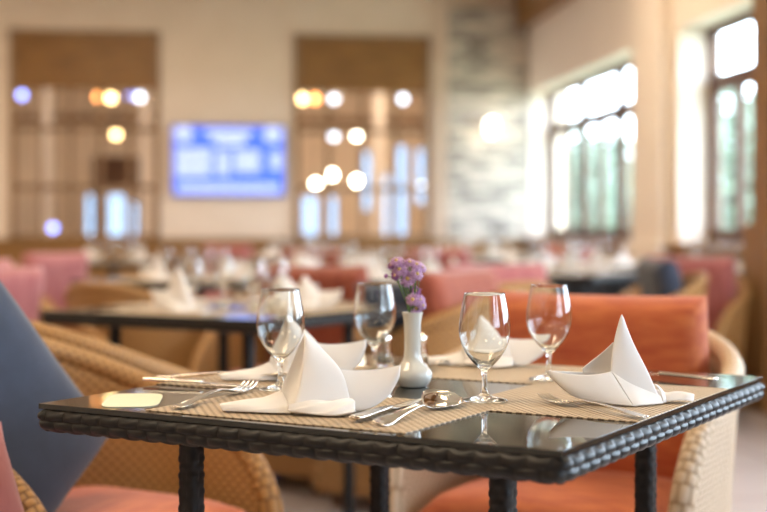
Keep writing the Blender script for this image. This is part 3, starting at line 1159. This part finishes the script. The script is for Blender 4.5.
# ---- cutlery (local +x from handle end to head)
def strip(bm, secs, th=0.0022):
    """secs: (x, halfwidth, z, dip): a bent strip of metal with depth"""
    nw = 9
    tops, bots = [], []
    for x, w, z, dip in secs:
        a, b = [], []
        for j in range(nw):
            t = -1 + 2 * j / (nw - 1)
            zz = z - dip * (1 - t * t)
            a.append(bm.verts.new((x, w * t, zz + th * 0.5 * math.sqrt(max(0.05, 1 - t * t * 0.9)))))
            b.append(bm.verts.new((x, w * t, zz - th * 0.5 * math.sqrt(max(0.05, 1 - t * t * 0.9)))))
        tops.append(a)
        bots.append(b)
    for G, fl in ((tops, False), (bots, True)):
        for A, B in zip(G, G[1:]):
            for j in range(nw - 1):
                f = (A[j], B[j], B[j + 1], A[j + 1])
                bm.faces.new(f if fl else f[::-1])
    for j0 in (0, nw - 1):
        for i in range(len(secs) - 1):
            bm.faces.new((tops[i][j0], tops[i + 1][j0], bots[i + 1][j0], bots[i][j0]))
    for i0 in (0, -1):
        bm.faces.new(tops[i0] + bots[i0][::-1])


HANDLE = [(0.0, 0.004, 0.0035), (0.003, 0.0085, 0.0035), (0.02, 0.0105, 0.004), (0.05, 0.0075, 0.007), (0.09, 0.0045, 0.010), (0.125, 0.0032, 0.011)]


def smooth_secs(keys, n):
    c = cat([Vector(k[:3]) for k in keys], n)
    if len(keys[0]) > 3:
        d = cat([Vector((k[3], 0, 0)) for k in keys], n)
        return [(v.x, max(0.0004, v.y), v.z, max(0, e.x)) for v, e in zip(c, d)]
    return [(v.x, max(0.0004, v.y), v.z, 0) for v in c]


def make_spoon():
    bm = bmesh.new()
    k = [(*h, 0.0) for h in HANDLE] + [(0.146, 0.0036, 0.006, 0.0), (0.156, 0.010, 0.0065, 0.003), (0.171, 0.0205, 0.0105, 0.0075), (0.192, 0.0255, 0.0125, 0.0100), (0.213, 0.0225, 0.0135, 0.0095), (0.228, 0.0130, 0.0135, 0.004), (0.2335, 0.001, 0.0135, 0.0)]
    strip(bm, smooth_secs(k, 70), 0.0018)
    bmesh.ops.recalc_face_normals(bm, faces=bm.faces[:])
    return obj('spoon', bm, M['silver'], smooth=True)


def make_fork():
    bm = bmesh.new()
    k = HANDLE + [(0.150, 0.0040, 0.008), (0.163, 0.0095, 0.005), (0.175, 0.0125, 0.0035), (0.182, 0.0125, 0.0032)]
    strip(bm, smooth_secs(k, 56), 0.0018)
    for j in range(4):
        y = -0.0105 + 0.007 * j
        strip_pts = [(0.180, y, 0.0032), (0.198, y * 0.98, 0.0035), (0.215, y * 0.95, 0.0065), (0.229, y * 0.93, 0.0120)]
        tube(bm, cat(strip_pts, 12), [0.0017] * 9 + [0.0014, 0.001, 0.0006], 8)
    bmesh.ops.recalc_face_normals(bm, faces=bm.faces[:])
    return obj('fork', bm, M['silver'], smooth=True)


def make_knife():
    bm = bmesh.new()
    k = [(0, 0.004, 0.006), (0.003, 0.0085, 0.006), (0.02, 0.010, 0.0062), (0.06, 0.0082, 0.0062), (0.105, 0.0062, 0.006), (0.112, 0.0055, 0.006)]
    strip(bm, smooth_secs(k, 30), 0.0058)
    k = [(0.108, 0.005, 0.005), (0.122, 0.009, 0.004), (0.16, 0.0105, 0.003), (0.20, 0.0098, 0.0028), (0.222, 0.006, 0.0028), (0.232, 0.001, 0.0028)]
    strip(bm, smooth_secs(k, 30), 0.0016)
    bmesh.ops.recalc_face_normals(bm, faces=bm.faces[:])
    return obj('table_knife', bm, M['silver'], smooth=True)


spoon0, fork0, knife0 = make_spoon(), make_fork(), make_knife()
used = set()


def lay(src, p, q, label, catg, scale=1.0, z=None):
    """lay a piece with its handle end at p pointing towards q"""
    if src.name in used:
        o = src.copy()
        COL.objects.link(o)
    else:
        o = src
        used.add(src.name)
    o.location = (p.x, p.y, (MZ + 0.0002) if z is None else z)
    o.rotation_euler = (0, 0, math.atan2(q.y - p.y, q.x - p.x))
    o.scale = (scale, scale, scale)
    tag(o, label, catg, 'cutlery on the front table')
    return o


lay(spoon0, P(377, 428, TZ), P(450, 398, TZ + 0.01), 'silver tablespoon, bowl up, right of the front left napkin', 'spoon', 1.13).rotation_euler[0] = R(17)
lay(knife0, P(354, 424.5, TZ), P(424, 402, TZ), 'silver knife beside the spoon, handle end at the table edge', 'knife', 1.08)
lay(fork0, P(176, 411.5, TZ), P(250, 386, TZ + 0.008), 'silver fork at the front left, tines behind the napkin tail', 'fork', 1.16)
lay(fork0, P(646, 421, TZ), P(514, 397.5, TZ), 'silver fork left of the tall right napkin, pointing left', 'fork', 1.0)
lay(knife0, P(716, 384.5, TZ), P(640, 376, TZ), 'silver knife behind the tall right napkin, handle to the right', 'knife', 1.08)
lay(spoon0, P(157, 380.0, TZ), P(238, 381, TZ), 'silver spoon at the left end, laid across the rear placemat', 'spoon', 1.16)
lay(knife0, P(144, 384, TZ), P(225, 388, TZ), 'silver knife at the left end, in front of the rear spoon', 'knife', 1.0)
lay(fork0, T2W(0.17, 0.42), T2W(0.165, 0.18), 'silver fork at the far side, tines beyond the glass beside tall napkin', 'fork', 1.0)
lay(spoon0, T2W(-0.14, 0.42), T2W(-0.14, 0.18), 'silver spoon at the far side, beyond the glass left of the vase', 'spoon', 1.0)


# ================================================================ CHAIRS
def shell_path(n, r=0.31, s=0.27):
    """U shaped plan, open to +y; returns (point, outward normal, distance)"""
    tot = 2 * s + PI * r
    out = []
    for i in range(n):
        d = tot * i / (n - 1)
        if d < s:
            out.append((Vector((r, s - d, 0)), Vector((1, 0, 0)), d))
        elif d < s + PI * r:
            a = (d - s) / r
            v = Vector((math.cos(a), -math.sin(a), 0))
            out.append((Vector((v.x * r, v.y * r, 0)), v, d))
        else:
            out.append((Vector((-r, d - s - PI * r, 0)), Vector((-1, 0, 0)), d))
    return out, tot


def shell_h(d, tot, pale=False):
    e = min(d, tot - d)
    u = abs(d - tot / 2) / (tot / 2)
    hs = (0.66 if pale else 0.595) + (0.12 if pale else 0.175) * (0.5 + 0.5 * math.cos(PI * min(1, u / 0.85)))
    if e < 0.26:
        k = 0.30
        hs = hs - k + k * math.sqrt(max(0, 1 - (1 - e / 0.26) ** 2))
    return hs


def make_chair(pale=False):
    mt = M['rattan_daylit'] if pale else M['rattan']
    root = empty('rattan_armchair')
    path, tot = shell_path(72)
    bm = bmesh.new()
    uvl = bm.loops.layers.uv.new('UVMap')
    nv = 14
    ti, to = 0.018, 0.018
    rows = []
    for p, n, d in path:
        h = shell_h(d, tot, pale)
        ro, ri = [], []
        for j in range(nv + 1):
            z = 0.06 + (h - 0.06) * j / nv
            fl = 0.045 * (z / 0.8) ** 1.6
            ro.append((bm.verts.new(p + n * (to + fl) + Vector((0, 0, z))), d, z))
            ri.append((bm.verts.new(p + n * (-ti + fl) + Vector((0, 0, z))), d, z))
        rows.append((ro, ri))

    def quad(a, b, c, d_):
        try:
            f = bm.faces.new([x[0] for x in (a, b, c, d_)])
        except ValueError:
            return
        for l, x in zip(f.loops, (a, b, c, d_)):
            l[uvl].uv = (x[1], x[2])
    for (ao, ai), (bo, bi) in zip(rows, rows[1:]):
        for j in range(nv):
            quad(ao[j], bo[j], bo[j + 1], ao[j + 1])
            quad(ai[j], ai[j + 1], bi[j + 1], bi[j])
        quad(ao[nv], bo[nv], bi[nv], ai[nv])
        quad(ao[0], ai[0], bi[0], bo[0])
    for k in (0, -1):
        o_, i_ = rows[k]
        for j in range(nv):
            quad(o_[j], o_[j + 1], i_[j + 1], i_[j])
    bmesh.ops.recalc_face_normals(bm, faces=bm.faces[:])
    obj('woven_shell', bm, mt, root, True)
    # rolled rim
    rim = []
    p, n, d = path[0]
    
    for z in (0.08, 0.2):
        rim.append(p + n * 0.045 * (z / 0.8) ** 1.6 + Vector((0, 0.006, z)))
    for p, n, d in path:
        h = shell_h(d, tot, pale)
        rim.append(p + n * 0.045 * (h / 0.8) ** 1.6 + Vector((0, 0, h)))
    for z in (0.2, 0.08):
        rim.append(Vector((-p.x, p.y, 0)) * 1.0 if False else path[-1][0] + path[-1][1] * 0.045 * (z / 0.8) ** 1.6 + Vector((0, 0.006, z)))
    bm = bmesh.new()
    c = cat(rim, 150)
    L = 0
    rad = 0.026
    tube(bm, c, rad, 12)
    uvl = bm.loops.layers.uv.new('UVMap')
    for f in bm.faces:
        for l in f.loops:
            i = l.vert.index if l.vert.index >= 0 else 0
    bm.verts.index_update()
    for f in bm.faces:
        for l in f.loops:
            i = l.vert.index
            l[uvl].uv = ((i % 12) * 0.013, (i // 12) * tot * 1.25 / 150)
    obj('rolled_rim', bm, mt, root, True)
    # seat base and apron
    bm = bmesh.new()
    uvl = bm.loops.layers.uv.new('UVMap')
    box(bm, -0.29, 0.29, -0.14, 0.262, 0.06, 0.32)
    bmesh.ops.bevel(bm, geom=bm.edges[:], offset=0.015, segments=2, profile=0.5, affect='EDGES')
    for f in bm.faces:
        for l in f.loops:
            v = l.vert.co
            l[uvl].uv = (v.x + v.y * 0.5, v.z + (v.y if abs(f.normal.z) > 0.7 else 0))
    bmesh.ops.recalc_face_normals(bm, faces=bm.faces[:])
    obj('seat_base', bm, mt, root)
    for x, y in ((0.26, 0.22), (-0.26, 0.22), (0.2, -0.2), (-0.2, -0.2)):
        obj('leg', boxes((x - 0.02, x + 0.02, y - 0.02, y + 0.02, 0, 0.065), bevel=0.004), M['darkwood'], root)
    return root


def cushion_mesh(w, d, h, pinch=0.10, seed=0, ex=4):
    """plump pillow centred at the origin"""
    bm = bmesh.new()
    n = 22
    q = random.Random(seed)
    ph = [q.uniform(0, 6) for _ in range(4)]
    G = []
    for s in (1, -1):
        g = []
        for i in range(n + 1):
            row = []
            for j in range(n + 1):
                u, v = -1 + 2 * i / n, -1 + 2 * j / n
                x = u * w / 2 * (1 - pinch * (1 - v * v) * 0.0 - pinch * 0.5 * (1 - v * v) * abs(u) ** 3)
                y = v * d / 2 * (1 - pinch * 0.5 * (1 - u * u) * abs(v) ** 3)
                e = max(0, (1 - abs(u) ** ex) * (1 - abs(v) ** ex)) ** 0.42
                z = s * h / 2 * e * (1 + 0.05 * math.sin(u * 3 + ph[0]) * math.sin(v * 3 + ph[1]))
                row.append(bm.verts.new((x, y, z)))
            g.append(row)
        G.append(g)
        for i in range(n):
            for j in range(n):
                f = (g[i][j], g[i + 1][j], g[i + 1][j + 1], g[i][j + 1])
                bm.faces.new(f if s > 0 else f[::-1])
    bmesh.ops.remove_doubles(bm, verts=bm.verts[:], dist=1e-5)
    return bm


def make_cushion(name, w, d, h, mat, pinch=0.1, seed=0, ex=4):
    bm = cushion_mesh(w, d, h, pinch, seed, ex)
    o = obj(name, bm, mat, smooth=True)
    return o


chair_src = {False: None, True: None}
cush_src = {}


def place_chair(X, D, ang, label, place, pale=False, seat='orange', back='orange', seat_label=None, back_label=None, group='rattan armchairs in the dining room', has_back=True):
    """ang: heading the chair faces, room frame; X, D: metres right of and ahead of the viewer"""
    p = W(X, D)
    if chair_src[pale] is None:
        chair_src[pale] = make_chair(pale)
        c = chair_src[pale]
    else:
        c = copy_tree(chair_src[pale])
    c.location = (p.x, p.y, 0)
    rz = ang - PI / 2
    c.rotation_euler = (0, 0, rz)
    tag(c, label, 'armchair', group)
    f = Vector((math.cos(ang), math.sin(ang), 0))
    if seat:
        k = ('seat', seat)
        if k not in cush_src:
            o = cush_src[k] = make_cushion('seat_cushion', 0.53, 0.50, 0.13, M[seat], 0.02)
        else:
            o = cush_src[k].copy()
            COL.objects.link(o)
        o.location = p + f * 0.02 + Vector((0, 0, 0.387))
        o.rotation_euler = (0, 0, rz)
        tag(o, seat_label or '%s seat cushion on the %s' % (seat, place), 'cushion', 'chair cushions')
    if has_back:
        k = ('back', back)
        if k not in cush_src:
            o = cush_src[k] = make_cushion('back_cushion', 0.54, 0.47, 0.13, M[back], 0.04, ex=9)
        else:
            o = cush_src[k].copy()
            COL.objects.link(o)
        o.location = p - f * 0.165 + Vector((0, 0, 0.635))
        o.rotation_euler = (R(78), 0, rz)
        tag(o, back_label or '%s back cushion on the %s' % (back, place), 'cushion', 'chair cushions')
    return c


EA = TROT                       # direction of e1 in the room
# chair across the table, facing the viewer's left
place_chair(0.435, 3.02, EA - PI / 2, 'daylight-paled rattan armchair across the front table, orange cushions', '', True, 'orange', 'orange',
            'orange seat cushion seen under the right of the front table', 'wide orange back cushion behind the right glass and tall napkin')
# chair at the left end of the front table
place_chair(-0.625, 2.745, EA, 'honey rattan armchair at the left end of front table with slate pillow', '', False, 'orange', 'orange',
            'red orange seat cushion seen under the left of the front table', None, has_back=False)
# pillows leaning in that chair
def pillow(X, D, z, yaw, lean, spin, size, th, mat, label, seed):
    o = make_cushion('throw_pillow', size, size, th, mat, 0.16, seed=seed)
    p = W(X, D)
    o.matrix_world = Matrix.Translation((p.x, p.y, z)) @ Matrix.Rotation(-YAW + yaw, 4, 'Z') @ Matrix.Rotation(R(90) - lean, 4, 'X') @ Matrix.Rotation(spin, 4, 'Z')
    tag(o, label, 'pillow')
    return o


pillow(-0.77, 2.52, 0.625, R(57), R(8), R(38), 0.50, 0.15, M['navy'], 'large slate blue pillow propped in the left chair', 3)
pillow(-0.725, 2.16, 0.49, R(40), R(14), R(12), 0.34, 0.12, M['pink'], 'rose pink pillow at the left edge in front of the slate blue one', 5)

# ================================================================ OTHER TABLES AND CHAIRS BEHIND
tab_src = [table]


def lay_table(X, D, rot, name, cloth=False, settings=((0, -0.30, 0), (0.28, 0.02, 1), (-0.28, 0.03, 1), (0, 0.30, 0)), cutlery=False):
    p = W(X, D)
    if not cloth:
        t = copy_tree(table)
        t.location = (p.x, p.y, TZ)
        t.rotation_euler = (0, 0, rot)
        tag(t, 'blurred black wicker table with white napkins, %s' % name, 'table', 'glass topped wicker dining tables')
    else:
        bm = bmesh.new()
        rows = []
        n = 96
        for z, g, wv in ((0, -0.02, 0), (0, 0.0, 0), (-0.01, 0.008, 0.0), (-0.25, 0.02, 0.008), (-0.5, 0.035, 0.014), (-0.72, 0.05, 0.02)):
            row = []
            for i in range(n):
                a = 2 * PI * i / n
                c, q = math.cos(a), math.sin(a)
                k = 1 / (abs(c) ** 14 + abs(q) ** 14) ** (1 / 14)
                e = g + wv * math.sin(a * 16)
                row.append(bm.verts.new((c * k * (0.40 + e), q * k * (0.40 + e), z)))
            rows.append(row)
        bm.faces.new(rows[0])
        for a_, b_ in zip(rows, rows[1:]):
            for i in range(n):
                bm.faces.new((a_[i], b_[i], b_[(i + 1) % n], a_[(i + 1) % n]))
        bmesh.ops.recalc_face_normals(bm, faces=bm.faces[:])
        t = empty('dining_table', (p.x, p.y, TZ), rot)
        obj('tabletop', boxes((-0.39, 0.39, -0.39, 0.39, -0.03, -0.003)), M['darkwood'], t)
        for sx_ in (-1, 1):
            for sy_ in (-1, 1):
                obj('leg', boxes((sx_ * 0.33 - 0.02, sx_ * 0.33 + 0.02, sy_ * 0.33 - 0.02, sy_ * 0.33 + 0.02, -TZ, -0.03)), M['darkwood'], t)
        tag(t, 'square table hidden under black cloth, %s' % name, 'table', 'tables under black cloths')
        o = obj('tablecloth', bm, M['blackcloth'], smooth=True)
        o.location = (p.x, p.y, TZ + 0.001)
        o.rotation_euler = (0, 0, rot)
        tag(o, 'black tablecloth hanging to the floor, %s' % name, 'tablecloth', 'black tablecloths')
    dz = 0.002 if cloth else 0
    for k, (a, b, r) in enumerate(settings):
        side = ('near', 'right', 'left', 'far')[k]
        q = T2W(a, b, TZ + dz, p, rot)
        m = mat0.copy()
        COL.objects.link(m)
        m.location = q
        m.rotation_euler = (0, 0, rot + r * PI / 2)
        tag(m, '%s-side straw placemat, %s' % (side, name), 'placemat', 'placemats, %s' % name)
        nk = (n1, n2)[(k + int(D * 3)) % 2].copy()
        COL.objects.link(nk)
        nk.location = q + Vector((0, 0, 0.0024))
        nk.rotation_euler = (0, 0, -YAW + rnd.uniform(-0.6, 0.6))
        tag(nk, '%s-side peaked white napkin, %s' % (side, name), 'napkin', 'napkins, %s' % name)
        gl = g0.copy()
        COL.objects.link(gl)
        gl.location = T2W(a * 0.42 + b * 0.28, b * 0.42 - a * 0.25, TZ + dz + 0.0026, p, rot)
        tag(gl, '%s-side clear wine glass, %s' % (side, name), 'wine glass', 'wine glasses, %s' % name)
        if cutlery:
            for src, kind, off in ((fork0, 'fork', -0.17), (knife0, 'knife', 0.17)):
                c = src.copy()
                COL.objects.link(c)
                s_ = 1 if (b < -0.2 or a < -0.2) else -1
                if r:
                    c.location = T2W(a - s_ * 0.11, b + off, TZ + 0.0024, p, rot)
                    c.rotation_euler = (0, 0, rot + (0 if s_ > 0 else PI))
                else:
                    c.location = T2W(a + off, b - s_ * 0.11, TZ + 0.0024, p, rot)
                    c.rotation_euler = (0, 0, rot + s_ * PI / 2)
                c.scale = (1, 1, 1)
                tag(c, '%s-side silver %s, %s' % (side, kind, name), kind, 'cutlery, %s' % name)
    return t


lay_table(-0.50, 4.475, TROT, 'second row left, behind the left wine glass', cutlery=True)
lay_table(-1.0, 7.0, TROT, 'third row, below the left end of the television')
lay_table(0.12, 7.1, TROT, 'third row, directly above the flower vase')
lay_table(-2.2, 10.8, TROT, 'far row, under the left glazed panel')
lay_table(-0.75, 11.3, TROT, 'far row, under the television')
lay_table(0.85, 11.8, TROT, 'far row, left of the stone panel foot')
lay_table(1.02, 8.0, TROT, 'third row, above the right wine glass')
lay_table(-0.35, 8.8, TROT, 'fourth row, below the right end of the television')
lay_table(1.42, 9.4, 0, 'under the far window', cloth=True)
lay_table(2.03, 8.2, 0, 'under the nearer window at the right edge', cloth=True)

BG = [  # X, D, facing relative to the table grid, cushion colour, pale, place
    (-0.84, 3.72, 90, 'orange', False, 'directly behind the left chair, its back to the viewer', False),
    (-0.36, 5.42, -90, 'rust', False, 'at the far side of the second row table', True),
    (0.16, 4.97, 180, 'rust', False, 'right behind the flower vase', True),
    (-1.42, 5.1, 0, 'pink', False, 'at the left end of second row table', True),
    (-1.8, 6.35, 20, 'pink', False, 'left edge, above the slate pillow', True),
    (-1.02, 5.85, 90, 'orange', False, 'third row, its back to the viewer below the television', False),
    (-0.28, 8.0, 90, 'rust', False, 'third row, between the left and middle tables', False),
    (-1.95, 8.3, 0, 'pink', False, 'third row, far left', True),
    (0.42, 5.9, 150, 'pink', False, 'above the gap between the nearest two right glasses', True),
    (0.35, 9.9, -90, 'pink', False, 'far side of the third row table above the vase', True),
    (-0.6, 9.8, -90, 'rust', False, 'far row, below the right end of the television', True),
    (-1.5, 12.1, -90, 'pink', False, 'farthest left, under the television', True),
    (1.25, 6.7, 212, 'navy', False, 'above the orange back cushion, left of the pink ones', True),
    (1.60, 7.2, 262, 'pink', False, 'left of the black cloth table at the right edge', True),
    (1.5, 10.7, 200, 'pink', False, 'between the two windows', True),
    (1.5, 12.7, 220, 'orange', False, 'far row, at the foot of the stone panel', True),
]
for X, D, a, c, pale, where, hb in BG:
    ch = place_chair(X, D, EA + R(a), 'blurred rattan armchair, %s' % where, '', pale, c, c,
                     '%s seat cushion, %s' % (c, where), '%s back cushion, %s' % (c, where), has_back=hb)
pillow(0.05, 4.80, 0.68, R(25), R(10), R(4), 0.30, 0.11, M['navy'], 'slate blue pillow on the armchair right behind the flowers', 8)
